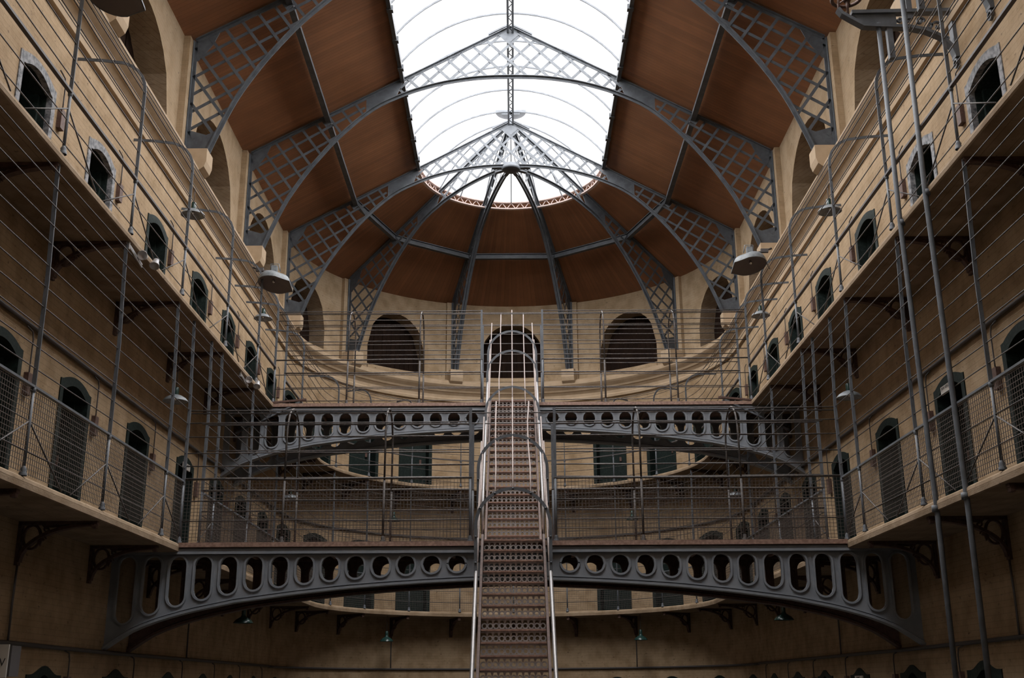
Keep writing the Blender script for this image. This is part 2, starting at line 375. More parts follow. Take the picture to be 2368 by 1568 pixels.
# ------------------------------------------------------------------ cell doors
di = 0
LVN = {0: 'ground floor', 1: 'lower walkway', 2: 'upper walkway'}
def outline(c, w, zf, zt, h, n=14):
    g = door_top(c, w, zt, h); pts = [(c-w/2, zf)]
    pts += [(c-w/2+w*i/n, g(c-w/2+w*i/n)) for i in range(n+1)]; pts.append((c+w/2, zf)); return pts
SIGNS = {('R', 1, 1), ('L', 1, 2), ('R', 0, 3)}
for side in 'LRE':
    for lv, (zf, zt) in LEV.items():
        lst = DY if side != 'E' else [a*RW for a in DA]
        for k, c in enumerate(lst):
            if side == 'E' and lv == 0: pass
            di += 1; f = (lambda s, o, z: place(side, s, o, z)) if side != 'E' else fE(RW)
            if side == 'E':
                lab = 'dark cell doorway on the curved end wall at the %s, %s of eight from the left' % (LVN[lv], ordw[k])
            else:
                lab = 'dark cell doorway in the %s wall at the %s, %s from the near end' % (SIDE[side], LVN[lv], ordw[k])
            pale = lv == 2 and k < 2 and side != 'E'
            if pale: lab = lab.replace('dark cell doorway', 'cell doorway with flaking grey surround')
            dr = thing('door_%d' % di, f(c, 0, zf), lab, 'doorway', kind='structure')
            mb = MB(); A = outline(c, DW, zf, zt, .09); B = outline(c, DW-.17, zf, zt-.1, .1)
            vs = [f(s_, .012, z_) for s_, z_ in A]+[f(s_, .012, z_) for s_, z_ in B]+[f(s_, -.05, z_) for s_, z_ in B]+[f(s_, -.02, z_) for s_, z_ in A]
            n = len(A); fs = []
            for i in range(n-1):
                fs += [(i, i+1, n+i+1, n+i), (n+i, n+i+1, 2*n+i+1, 2*n+i), (i+1, i, 3*n+i, 3*n+i+1)]
            mb.add(vs, fs)
            mb2 = MB(); mb2.add([f(s_, -.05, z_) for s_, z_ in B]+[f(s_, -.31, z_) for s_, z_ in B], [(i, i+1, n+i+1, n+i) for i in range(n-1)]); mb2.build('jamb_lining', M['door'], dr)
            mb.build('surround', M['pale'] if pale else M['door'], dr)
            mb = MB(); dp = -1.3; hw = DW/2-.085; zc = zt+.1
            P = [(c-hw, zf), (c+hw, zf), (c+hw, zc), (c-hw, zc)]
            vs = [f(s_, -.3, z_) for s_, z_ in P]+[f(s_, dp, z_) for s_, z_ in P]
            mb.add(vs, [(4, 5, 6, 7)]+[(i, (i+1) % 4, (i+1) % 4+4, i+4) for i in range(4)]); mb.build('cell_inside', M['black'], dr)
            # door leaf, swung inwards against one side (closed at the rounded end)
            mb = MB()
            if side == 'E' and lv > 0:
                Q = [(c-hw, zf+.02), (c+hw, zf+.02), (c+hw, zt-.02), (c-hw, zt-.02)]
                for o0, o1, sh in ((-.2, -.24, 0), (-.17, -.2, .1)):
                    Qs = [(c+(a-c)*(1-sh*1.6), zf+.02+(z-zf-.02)*(1-sh)+sh*.6*.5) for a, z in Q]
                    mb.add([f(a, o0, z) for a, z in Qs]+[f(a, o1, z) for a, z in Qs], [(0, 1, 2, 3), (0, 1, 5, 4), (1, 2, 6, 5), (2, 3, 7, 6), (3, 0, 4, 7)])
            else:
                a0, a1 = c+hw-.05, c+hw-.01
                mb.add([f(a, o, z) for z in (zf+.02, zt-.06) for a, o in ((a0, -.12), (a1, -.12), (a1, -.62), (a0, -.62))], [(0, 1, 2, 3), (4, 5, 6, 7), (0, 1, 5, 4), (1, 2, 6, 5), (2, 3, 7, 6), (3, 0, 4, 7)])
            lf = mb.build('door_leaf', M['door'], dr)
            mb = MB()
            q = f(c+.2, -.15, (zf+zt)/2) if (side == 'E' and lv > 0) else f(c+hw-.06, -.25, (zf+zt)/2)
            mb.cbox(q, (.05, .05, .1)); lk_ = mb.build('lock', M['rust'], lf, org=ORG[dr.name])
def lettering(tx, size, parent, loc, rot, align='CENTER'):
    cu = bpy.data.curves.new('lettering', 'FONT'); cu.body = tx; cu.size = size*S; cu.align_x = align; cu.align_y = 'CENTER'; cu.extrude = .001
    tmp = bpy.data.objects.new('tmp', cu); C.objects.link(tmp); dg = bpy.context.evaluated_depsgraph_get()
    me = bpy.data.meshes.new_from_object(tmp.evaluated_get(dg)); C.objects.unlink(tmp); bpy.data.objects.remove(tmp)
    me.materials.clear(); me.materials.append(M['ink'])
    o = bpy.data.objects.new('lettering', me); C.objects.link(o); o.parent = parent; o.location = loc; o.rotation_euler = rot; return o
# plaques over three doors
def plaque(side, s, z, label, lines):
    t = thing('name_plaque', place(side, s, .02, z), label, 'sign')
    mb = MB(); v = [place(side, s+a, o, z+b) for o in (0.012, .03) for a, b in ((-.17, -.045), (.17, -.045), (.17, .045), (-.17, .045))]
    mb.add(v, [(0, 1, 2, 3), (4, 5, 6, 7)]+[(i, (i+1) % 4, (i+1) % 4+4, i+4) for i in range(4)]); p = mb.build('board', M['white'], t)
    for j, tx in enumerate(lines):
        sg = 1 if side == 'L' else -1
        lettering(tx, .045, t, (sg*.016*S, 0, (.018-.036*j)*S), (PI/2, 0, sg*PI/2))
    return t
plaque('R', 11.95, 3.13, 'small white name board over the right wall doorway on the lower walkway', ['JNW VERSE M'])
plaque('L', 16.25, 3.13, 'small white name board over the left wall doorway on the lower walkway', ['W. HILL'])
plaque('R', 16.25, .1, 'small white board in the head of a ground floor doorway at bottom right', ['LEONCE', 'OVER'])
# ------------------------------------------------------------------ walkways, brackets, conduits
def horseshoe(n=40, y0=YB0):
    path = [((lambda o, z, q=q: place('L', q, o, z)), q*S) for q in (y0, YC)]
    path += [((lambda o, z, q=q: place('E', q, o, z)), (YC+q*4.4)*S) for q in [PI*i/n for i in range(1, n)]]
    path += [((lambda o, z, q=q: place('R', q, o, z)), (YC+PI*4.4+YC-q)*S) for q in (YC, y0)]
    return path
for lv, D in ((1, D1), (2, D2)):
    t = .11 if lv == 1 else .09
    mb = MB(); mb.sweep([(0, D), (.77, D), (.8, D-.02), (.805, D-.05), (.8, D-t+.01), (.785, D-t), (0, D-t)], horseshoe())
    o = mb.build('gallery_walkway', M['slab'])
    tag(o, 'pale stone walkway ring at the %s cell storey, %s' % (('lower', 'level with the nearer footbridge') if lv == 1 else ('upper', 'level with the farther footbridge')), 'walkway', 'gallery walkways')
def spiral(cx, cz, r0, r1, t0, turns, n=16):
    return [(cx+(r0+(r1-r0)*i/n)*math.cos(t0+turns*2*PI*i/n), 0, cz+(r0+(r1-r0)*i/n)*math.sin(t0+turns*2*PI*i/n)) for i in range(n+1)]
def bracket_mesh(mb, L=.76, H=.42, o=(0, 0, 0), tip=True):
    ox, oy, oz = o; N = (0, 1, 0)
    def P(x, z): return (ox+x, oy, oz+z)
    mb.bar(P(0, -.018), P(L, -.014), .035, .07, (0, 0, 1)); mb.bar(P(.016, 0), P(.016, -H), .032, .07, (1, 0, 0))
    arc = [P(L-.02-(L-.05)*math.cos(a), -H+.03+(H-.06)*math.sin(a)) for a in [PI/2*i/14 for i in range(15)]]
    mb.strip(arc, N, .032, .07)
    mb.strip([P(.13+.085*math.cos(a), -.15+.115*math.sin(a)) for a in [2*PI*i/18 for i in range(18)]], N, .022, .03, closed=True)
    mb.plate([P(.21, -.03), P(.46, -.03), P(.40, -.055), P(.24, -.06)], N, .02)
    for cx, cz, r, t0, tn in ((.27, -.075, .035, PI/2, 1.2), (.38, -.07, .032, PI/2, -1.2), (.24, -.17, .03, 0, 1.1), (.47, -.055, .02, 0, 1)):
        mb.strip([P(a, c_) for a, b_, c_ in spiral(cx, cz, r, .006, t0, tn)], N, .011, .022)
    mb.plate([P(.19, -.19), P(.24, -.15), P(.22, -.24)], N, .02)
    if tip: mb.box(P(L-.05, -.07), (ox+L-.01, oy+.03, oz-.02)); mb.box((ox+L-.05, oy-.03, oz-.07), (ox+L-.01, oy, oz-.02))
PY = [7.2, 9.12, 10.97, 12.89, 15.04, 17.0, 18.95, 20.8]
protoB = {}
posn = ['outside the picture near the viewer', 'nearest in view', 'second from the viewer', 'third from the viewer', 'fourth from the viewer', 'fifth from the viewer', 'sixth from the viewer', 'last before the rounded end']
for lv, D in ((1, D1-.11), (2, D2-.09)):
    items = [('L', y, 0.0) for y in PY[1:]]+[('R', y, PI) for y in PY[1:]]+[('E', a, -a) for a in [math.radians(18*k) for k in range(0, 11)]]
    for side, s_, rz in items:
        if side == 'E': lab = 'scrolled iron bracket under the %s walkway, %s of eleven round the end' % ('lower' if lv == 1 else 'upper', ordw[int(round(s_/math.radians(18)))])
        else: lab = 'scrolled cast iron bracket under the %s walkway, %s wall, %s' % ('lower' if lv == 1 else 'upper', SIDE[side], posn[PY.index(s_)])
        loc = place(side, s_, 0, D)
        if not protoB:
            mb = MB(); bracket_mesh(mb); ob = mb.build('iron_bracket', M['rust'], None, (0, 0, 0)); protoB['b'] = ob
            o = ob
        else: o = protoB['b'].copy(); C.objects.link(o)
        o.location = W(loc); o.rotation_euler = (0, 0, rz)
        tag(o, lab, 'bracket', 'iron brackets under the walkways')
# conduits along the walls, with drops and small boxes beside the doors
for side in 'LRE':
    for lv, z in ((0, .44), (1, 3.47)):
        mb = MB(); ss = [2, 8, 14, YC] if side != 'E' else [PI*i/36 for i in range(37)]
        mb.tube([place(side, q, .03, z+(.012*math.sin(q*1.7) if side != 'E' else 0)) for q in ss], .022, 6)
        o = mb.build('wall_conduit', M['cable']); tag(o, 'dark service pipe along the %s above the %s doors' % ({'L': 'left wall', 'R': 'right wall', 'E': 'rounded end wall'}[side], LVN[lv].replace('walkway', 'walkway cell') if lv else 'ground floor'), 'pipe', 'wall pipes above the doors')
for side in 'LR':
    for lv, zt in ((0, .05), (1, 2.9), (2, 5.8)):
        for k, y in enumerate(DY):
            yy = y+DW/2+.14
            t = thing('bell_box', place(side, yy, 0, zt), 'dark narrow bell box beside the %s doorway, %s wall, %s' % (ordw[k], SIDE[side], LVN[lv]), 'box', 'bell boxes beside the doors')
            mb = MB(); a = place(side, yy-.05, -.0, zt-.12); b = place(side, yy+.05, .05, zt+.1); mb.box([min(a[i], b[i]) for i in range(3)], [max(a[i], b[i]) for i in range(3)]); mb.build('casing', M['rust'], t)
            zc = {0: .44, 1: 3.47, 2: 6.32}[lv]
            mb = MB(); mb.tube([place(side, yy, .03, zt+.1), place(side, yy, .03, zt+.2), place(side, yy, .03, zc-.12), place(side, yy-.03, .03, zc-.05), place(side, yy-.16, .03, zc-.03)], .008, 5); mb.build('feed_pipe', M['cable'], t)
for side, s_, lab in (('L', 10.95, 'left wall below the second bracket'), ('R', 10.95, 'right wall below the second bracket'), ('L', 17.0, 'left wall beyond the nearer footbridge'), ('R', 17.0, 'right wall beyond the nearer footbridge'), ('E', math.radians(54), 'rounded end wall, left of the stair'), ('E', math.radians(126), 'rounded end wall, right of the stair')):
    mb = MB(); mb.tube([place(side, s_, .03, 1.16), place(side, s_, .026, .8), place(side, s_, .03, .44)], .012, 6)
    tag(mb.build('drop_pipe', M['cable']), 'thin dark drop pipe on the %s' % lab, 'pipe', 'thin drop pipes above the ground floor')
# ------------------------------------------------------------------ cage railings of the walkways
OUT = RW-4.02
Z1R = [1.90, 2.155, 2.6, 2.785, 2.97, 3.155, 3.34, 3.53, 3.73, 3.9, 4.08, 4.25, 4.4]
Z2R = [4.70, 4.95, 5.37, 5.56, 5.73, 5.92, 6.08, 6.26]
HR = {1: 2.44, 2: 5.23}
BR = {1: (13.6, 14.47), 2: (18.3, 19.17)}
HC = [(OUT, 6.3)]+[(OUT-.36+.36*math.cos(a), 6.3+.36*math.sin(a)) for a in [PI/2*i/6 for i in range(1, 7)]]+[(OUT-.5, 6.68), (.0, 6.7)]
HRAIL = [(OUT-.05, 6.46), (OUT-.18, 6.61), (OUT-.36, 6.675), (OUT-.56, 6.7)]
def seg_rail(mb, side, spans, o, z, r, flat=None):
    for a, b in spans:
        if side == 'E': pts = [place('E', a+(b-a)*i/40, o, z) for i in range(41)]
        else:
            n = max(2, int((b-a)/1.9)); pts = [place(side, a+(b-a)*i/n, o+random.uniform(-.004, .004), z+random.uniform(-.006, .006)) for i in range(n+1)]
        if flat: mb.strip(pts, (0, 0, 1), flat, flat*.6)
        else: mb.tube(pts, r, 6)
def post_mesh(mbp, lv, side, s_):
    D = D1 if lv == 1 else D2
    f = lambda o, z: place(side, s_, o, z)
    mbp.tube([f(OUT, D), f(OUT, HR[lv])], .0155, 8)
    c = f(OUT, D); mbp.lathe(c, [(.034, 0), (.034, .02), (.024, .035), (.028, .05), (.017, .075), (.0155, .08)], 10)
    c = f(OUT, HR[lv]); mbp.lathe(c, [(.016, -.05), (.024, -.035), (.024, -.01), (.016, 0)], 8)
    tang = Vector(place(side, s_+.01, 0, 0))-Vector(place(side, s_-.01, 0, 0)); tang.normalize()
    if lv == 1: mbp.strip([f(OUT, HR[lv]), f(OUT+.002, 3.4), f(OUT-.03, D2-.1)], tang, .037, .012)
    else: mbp.strip([f(OUT, HR[lv])]+[f(o, z) for o, z in HC], tang, .034, .012)
WS = .043
for lv in (1, 2):
    D = D1 if lv == 1 else D2
    for side in 'LRE':
        nm = {'L': 'along the left wall', 'R': 'along the right wall', 'E': 'round the curved end'}[side]
        t = thing('cage_railing', place(side, 9 if side != 'E' else PI/2, OUT, D), 'grey iron bar cage railing of the %s walkway %s' % ('lower' if lv == 1 else 'upper', nm), 'railing', 'walkway railings')
        full = [(5.0, YC)] if side != 'E' else [(0, PI)]
        spl = [(5.0, BR[lv][0]), (BR[lv][1], YC)] if side != 'E' else full
        for z in (Z1R if lv == 1 else Z2R):
            mb = MB(); lim = 3.38 if lv == 1 else 6.2
            seg_rail(mb, side, spl if z < lim else full, OUT, z, .0058); mb.build('rail', M['rod'], t)
        mb = MB(); seg_rail(mb, side, spl, OUT, HR[lv], .02, .034 if lv == 1 else .04); mb.build('handrail', M['iron'] if lv == 1 else M['cable'], t)
        if lv == 2:
            for o_, z_ in HRAIL: mb = MB(); seg_rail(mb, side, full, o_, z_, .0055); mb.build('rail', M['rod'], t)
        if side == 'E': ps = [math.radians(18*k) for k in range(1, 10)]
        else: ps = [y for y in PY if lv == 1 or y != 18.95]+list(BR[lv])
        for q in ps:
            mb = MB(); post_mesh(mb, lv, side, q); mb.build('post', M['iron'], t)
            if side != 'E' and q in PY:
                for sg in (-1, 1):
                    mb = MB(); mb.tube([place(side, q, OUT, D+.46), place(side, q+sg*.82, OUT, D+.01)], .0075, 6); mb.build('brace', M['rod'], t)
        if lv == 1:
            mb = MB(); e = .0022
            for a, b in ([(7.2, BR[1][0]), (BR[1][1], YC)] if side != 'E' else full):
                n = int((b-a)/WS*(4.02 if side == 'E' else 1))
                for i in range(n+1):
                    q = a+(b-a)*i/n; A = place(side, q, OUT, D+.02); mb.box((A[0]-e, A[1]-e, D+.02), (A[0]+e, A[1]+e, HR[1]-.02))
                for j in range(17):
                    z = D+.03+j*WS; ns = 1 if side != 'E' else 36
                    for i in range(ns):
                        A = place(side, a+(b-a)*i/ns, OUT, z); B = place(side, a+(b-a)*(i+1)/ns, OUT, z); mb.bar(A, B, 2*e, 2*e)
            o = mb.build('wire_mesh', M['wire'], t); o['kind'] = 'stuff'
# ------------------------------------------------------------------ footbridges
LOWP = [(0, 1.262), (.47, 1.245), (1.0, 1.222), (1.5, 1.192), (2.0, 1.155), (2.62, 1.09), (3.3, 1.0), (3.82, .895), (4.15, .805), (4.32, .745), (4.54, .65), (4.8, .47)]
def low(x, dz=0):
    x = abs(x)
    for (a, za), (b, zb) in zip(LOWP[:-1], LOWP[1:]):
        if x <= b+1e-9: return za+(zb-za)*(x-a)/(b-a)+dz
    return LOWP[-1][1]+dz
HX = [.675+.302*i for i in range(14)]
def girder(mb, Y, dz):
    r = .1; ops = []
    for x in HX:
        for sg in (-1, 1):
            c = sg*x; zb = low(x, dz)+(.1 if x < 4.4 else .14)+.012*min(1, x/4); ztp = 1.527+dz
            bo = (lambda c, zb: lambda s: zb+r-math.sqrt(max(0, r*r-(s-c)**2)))(c, zb); to = (lambda c, zt: lambda s: zt-r+math.sqrt(max(0, r*r-(s-c)**2)))(c, ztp)
            ops.append((c-r, c+r, bo, to, .03))
            ring = [(c+(r+.012)*math.cos(a), ztp-r+(r+.012)*math.sin(a)) for a in [PI*i/10 for i in range(11)]]+[(c+(r+.012)*math.cos(a), zb+r+(r+.012)*math.sin(a)) for a in [PI+PI*i/10 for i in range(11)]]
            mb.strip([(a, Y-.008, b_) for a, b_ in ring], (0, 1, 0), .024, .022, closed=True)
    mb.panel(lambda s, o, z: (s, Y-o, z), -4.8, 4.8, lambda s: low(s, dz), 1.58+dz, ops, thick=.03, ds=.15, nper=10)
    xs = [-4.8+9.6*i/64 for i in range(65)]
    mb.strip([(x, Y+.015, low(x, dz)) for x in xs], (0, 1, 0), .028, .15)
    mb.strip([(x, Y-.01, low(x, dz)+.04) for x in xs], (0, 1, 0), .018, .03)
    mb.box((-4.8, Y-.05, 1.555+dz), (4.8, Y+.08, 1.585+dz)); mb.box((-4.8, Y-.03, 1.585+dz), (4.8, Y+.06, 1.62+dz))
RZ = [1.96, 2.2, 2.63, 2.79, 2.99, 3.17, 3.33]
BX = [-4.02, -2.79, -1.57, -.52, .52, 1.57, 2.79, 4.02]
for bi, (Yf, Yr, dz) in enumerate(((13.6, 14.47, 0), (18.3, 19.17, 2.885))):
    DK = D1+dz if bi == 0 else 4.575
    t = thing('iron_footbridge', (0, (Yf+Yr)/2, DK), ['nearer grey iron footbridge with pierced arched girders and mesh cage', 'farther grey iron footbridge with pierced arched girders at the upper storey'][bi], 'footbridge', 'footbridges across the hall')
    mb = MB(); girder(mb, Yf, dz); mb.build('girder', M['girder'], t)
    mb = MB(); girder(mb, Yr, dz); g = mb.build('girder', M['rust' if bi == 0 else 'girder'], t)
    if bi == 0: g['label'] = 'rusty brown rear girder'
    mb = MB(); mb.box((-4.0, Yf-.06, DK-.055), (4.0, (Yr+.06) if bi else 15.0, DK)) if bi else [mb.box((-4.0, Yf-.06, DK-.055), (4.0, Yr+.06, DK)), mb.box((-.45, Yr+.06, DK-.05), (.45, 15.0, DK))]
    for i in range(16):
        x = -3.75+.5*i; mb.box((x-.02, Yf+.03, DK-.11), (x+.02, Yr, DK-.055))
    mb.build('deck', M['tread'], t)
    yf, yr = Yf+.02, Yr-.02
    for x in BX:
        mb = MB()
        for y in (yf, yr):
            if abs(x) == .52 and ((bi == 0) or y == yf):
                pass
            mb.tube([(x, y, DK), (x, y, DK+.75)], .0155, 8); mb.lathe((x, y, DK), [(.032, 0), (.032, .02), (.022, .035), (.026, .05), (.016, .075)], 10)
        if abs(x) in (2.79, 1.57):
            ym = (yf+yr)/2; hw = (yr-yf)/2; h = DK+1.32
            mb.tube([(x, yf, DK+.72)]+[(x, yf, h)]+[(x, ym-hw*math.cos(a), h+.42*math.sin(a)) for a in [PI*i/16 for i in range(1, 16)]]+[(x, yr, h), (x, yr, DK+.72)], .0125, 8)
            mb.build('hoop', M['rod'], t)
        else:
            for y in (yf, yr):
                mb = MB(); mb.tube([(x, y, DK), (x, y, DK+.76)], .0155, 8); mb.lathe((x, y, DK), [(.032, 0), (.032, .02), (.022, .035), (.026, .05), (.016, .075)], 10)
                mb.bar((x, y, DK+.75), (x, y, DK+1.66), .034, .014, (1, 0, 0)); mb.build('post', M['iron'], t)
    for y, sd in ((yf, 0), (yr, 1)):
        for z in [q-D1+DK for q in RZ]+[DK+.775]:
            hr = abs(z-DK-.775) < 1e-6; mb = MB()
            gap = not (bi == 1 and sd == 1)
            xe = 4.02 if sd == 0 else 4.02
            for a, b_ in (((-xe, -.5), (.5, xe)) if gap else ((-xe, xe),)):
                n = 5; k = .0
                pts = [(a+(b_-a)*i/n, y, z+random.uniform(-.006, .006)) for i in range(n+1)]
                mb.tube(pts, .013 if hr else .0075, 6)
            mb.build('handrail' if hr else 'rail', M['rod'], t)
    ym = (yf+yr)/2
    for dy, zz in ((-.3, 1.63), (0, 1.75), (.3, 1.63)):
        mb = MB(); mb.tube([(-4.05, ym+dy, DK+zz), (0, ym+dy, DK+zz-.01), (4.05, ym+dy, DK+zz)], .0075, 6); 
        if bi == 1 or dy != 0: mb.build('rail', M['rod'], t)
    if bi == 1:
        for sg in (-1, 1):
            mb = MB(); mb.bar((sg*4.45, yf-.06, DK-.02), (sg*3.45, yf-.06, DK+.07), .03, .05, (0, 0, 1)); mb.build('strut', M['rust'], t)
            mb = MB(); mb.bar((sg*3.55, yf-.06, DK+.03), (sg*4.6, yf-.06, DK-.5), .03, .03, (0, 0, 1)); mb.build('strut', M['iron'], t)
    if bi == 0:
        mb = MB(); e = .0022
        for y in (yf, yr):
            for a, b_ in ((-4.0, -.5), (.5, 4.0)):
                n = int((b_-a)/WS)
                for i in range(n+1): x = a+(b_-a)*i/n; mb.box((x-e, y-e, DK+.02), (x+e, y+e, DK+.76))
                for j in range(18): z = DK+.03+j*WS; mb.box((a, y-e, z-e), (b_, y+e, z+e))
        o = mb.build('wire_mesh', M['wire'], t); o['kind'] = 'stuff'
# ------------------------------------------------------------------ stairs
def stair(idx, y0, z0, y1, z1, n):
    """from (y0,z0) to (y1,z1); treads climb along +Y"""
    rise = (z1-z0)/n; run = (y1-y0)/n; sl = (z1-z0)/(y1-y0)
    t = thing('iron_stair', (0, y0, z0), ['nearer steep iron stair with pierced risers up to the first footbridge', 'farther steep iron stair from the nearer to the farther footbridge'][idx], 'stair', 'iron stairs on the centre line')
    w = .345
    mb = MB(); mb.box((-w, y0-.02, z0+rise-.022), (w, y0+run+.01, z0+rise)); mb.box((-w, y0-.03, z0+rise-.018), (w, y0-.02, z0+rise-.006))
    tr = mb.build('tread', M['tread'], t)
    mb = MB(); yr = y0-.008; zt = z0+rise-.022; zb = z0
    mb.box((-w, yr, zt-.016), (w, yr+.012, zt)); mb.box((-w, yr, zb+.0), (w, yr+.012, zb+.012))
    nr = 11; pitch = 2*w/nr; rr = min(pitch/2-.003, (zt-zb-.034)/2)
    zc = zb+.012+rr
    for i in range(nr):
        x = -w+pitch*(i+.5)
        mb.strip([(x+(rr-.002)*math.cos(a), yr+.006, zc+(rr-.002)*math.sin(a)) for a in [2*PI*k/14 for k in range(14)]], (0, 1, 0), .014, .012, closed=True)
        if i: 
            xx = -w+pitch*i; mb.plate([(xx-.017, yr+.006, zt-.014), (xx+.017, yr+.006, zt-.014), (xx, yr+.006, zc+.008)], (0, 1, 0), .01)
    rs = mb.build('riser', M['ring'], t)
    for i in range(1, n):
        for ob in ((tr, rs) if i < n else (rs,)):
            c = ob.copy(); C.objects.link(c); c.location = (0, run*i*S, rise*i*S)
    for sg in (-1, 1):
        mb = MB(); x0, x1 = sorted((sg*.35, sg*.378))
        A = [(y0-.12, z0), (y1-.03, z1-.06), (y1-.03, z1+.05), (y1-.1, z1+.07), (y0-.12, z0+.16)]
        k = len(A); mb.add([(x0, a, b_) for a, b_ in A]+[(x1, a, b_) for a, b_ in A], [tuple(range(k)), tuple(range(k, 2*k))]+[(i, (i+1) % k, (i+1) % k+k, i+k) for i in range(k)])
        mb.build('stringer', M['rust'], t)
        mb = MB(); L = lambda y, h: (sg*.405, y, z0+(y-y0)*sl+rise+h)
        mb.tube([L(y0+.1, .0), L(y0+.12, .42), L(y0+.2, .5), L(y1-.3, .5), L(y1-.1, .5)], .021, 10); mb.build('handrail', M['silver'], t)
        for f_ in (.35, .62, .9):
            y = y0+(y1-y0)*f_; mb = MB(); mb.tube([L(y, -.12), L(y, .5)], .011, 6); mb.build('baluster', M['iron'], t)
        mb = MB(); mb.tube([L(y0+.12, .25), L(y1-.1, .25)], .009, 6); mb.build('rail', M['bare'], t)
    return t
def hoop(t, Y, ztop, zleg, R=.41):
    mb = MB(); zc = ztop-R
    pts = [(-R, Y, zleg)]+[(-R*math.cos(a), Y, zc+R*math.sin(a)) for a in [PI*i/24 for i in range(25)]]+[(R, Y, zleg)]
    mb.strip(pts, (0, 1, 0), .036, .012)
    for a in (90, 61, 119, 28, 152): mb.lathe((R*math.cos(math.radians(a)), Y-.006, zc+R*math.sin(math.radians(a))), [(0, .014), (.008, .012), (.013, 0)], 8, rot=Matrix.Rotation(PI/2, 3, 'X'))
    for z in (zc-.12, zc-.4, zc-.62):
        if z > zleg:
            for sg in (-1, 1): mb.lathe((sg*R, Y-.006, z), [(0, .014), (.008, .012), (.013, 0)], 8, rot=Matrix.Rotation(PI/2, 3, 'X'))
    mb.build('hoop', M['iron'], t)
def cage(t, ya, zt, yb, sl, ends, R=.41):
    """bars parallel to the stair; zt = crown height at ya"""
    for a in (90, 61, 119, 28, 152, 'l1', 'r1', 'l2', 'r2'):
        mb = MB()
        if isinstance(a, str): x = (-1 if a[0] == 'l' else 1)*(R-.02); dz = -.53 if a[1] == '1' else -.8
        else: x = (R-.0)*math.cos(math.radians(a)); dz = -R+R*math.sin(math.radians(a)); x *= .99
        e = 0 if a in (90, 61, 119) else -.05
        n = 4; pts = []
        for i in range(n+1):
            y = ya+(yb+e-ya)*i/n; wob = 0 if i in (0,) else random.uniform(-.012, .012)
            pts.append((x+wob*(a in (61, 119)), y, zt+(y-ya)*sl+dz))
        mb.tube(pts, .0095, 6); mb.build('cage_bar', M['bare'], t)
T1s = stair(0, 10.42, FZ, 13.56, D1, 22)
T2s = stair(1, 15.0, D1, 18.28, 4.575, 21)
sl1 = (D1-FZ)/3.14; sl2 = (4.575-D1)/3.28
for Y in (12.38, 13.2): hoop(T1s, Y, 2.12+sl1*(Y-12.38), 2.12+sl1*(Y-12.38)-(1.13 if Y < 13 else .85))
cage(T1s, 12.38, 2.12, 13.87, sl1, None)
for Y in (16.8, 17.8, 18.4): hoop(T2s, Y, 5.87+.884*(Y-18.4), 5.87+.884*(Y-18.4)-1.05)
cage(T2s, 16.4, 5.87-.884*2, 19.1, .884, None)
# ------------------------------------------------------------------ roof trusses
TOPC = lambda x: 12.17-.552*abs(x)
AP = [(0, 11.1), (.6, 11.08), (1.15, 11.0), (1.6, 10.885), (2.02, 10.73), (2.6, 10.42), (3.2, 9.86), (3.65, 9.3), (3.9, 8.93), (4.12, 8.55), (4.32, 8.1), (4.45, 7.76), (4.5, 7.62)]
def botz(x):
    x = abs(x)
    for (a, za), (b, zb) in zip(AP[:-1], AP[1:]):
        if x <= b: return za+(zb-za)*(x-a)/(b-a)
    return 7.62
def smooth_arc(x0, sg, n=40):
    # Catmull-Rom through AP for a fair curve
    P = AP; out = []
    for i in range(len(P)-1):
        p0 = P[max(i-1, 0)] if i else (-P[1][0], P[1][1]); p1, p2 = P[i], P[i+1]; p3 = P[min(i+2, len(P)-1)]
        for k in range(4):
            t = k/4; q = [.5*((2*p1[j])+(-p0[j]+p2[j])*t+(2*p0[j]-5*p1[j]+4*p2[j]-p3[j])*t*t+(-p0[j]+3*p1[j]-3*p2[j]+p3[j])*t**3) for j in (0, 1)]
            if q[0] >= x0-1e-6: out.append((sg*q[0], 0, q[1]))
    out.append((sg*P[-1][0], 0, P[-1][1])); return out
XE = 4.82; N = (0, 1, 0)
def inside(x, z, zone):
    ax = x
    if not (zone[0] < ax < zone[1]): return False
    return botz(ax)+.02 < z < min(TOPC(ax)-.02, 99) and z > zone[2]
def lattice(mb, d, off0, off1, step, zone, sg, y, box, phase=0):
    """parallel bars of direction d filling the zone"""
    dx, dz = d; L = math.hypot(dx, dz); dx /= L; dz /= L; nx, nz = -dz, dx
    k = off0
    while k < off1:
        base = (nx*(k+phase), 11+nz*(k+phase)); run = None; last = None
        for i in range(-700, 701):
            s_ = i*.01; x = base[0]+dx*s_; z = base[1]+dz*s_
            if inside(x, z, zone):
                if run is None: run = (x, z)
                last = (x, z)
            elif run is not None:
                if math.hypot(last[0]-run[0], last[1]-run[1]) > .08: mb.strip([(sg*run[0], y, run[1]), (sg*last[0], y, last[1])], N, .047, .008)
                run = None
        k += step
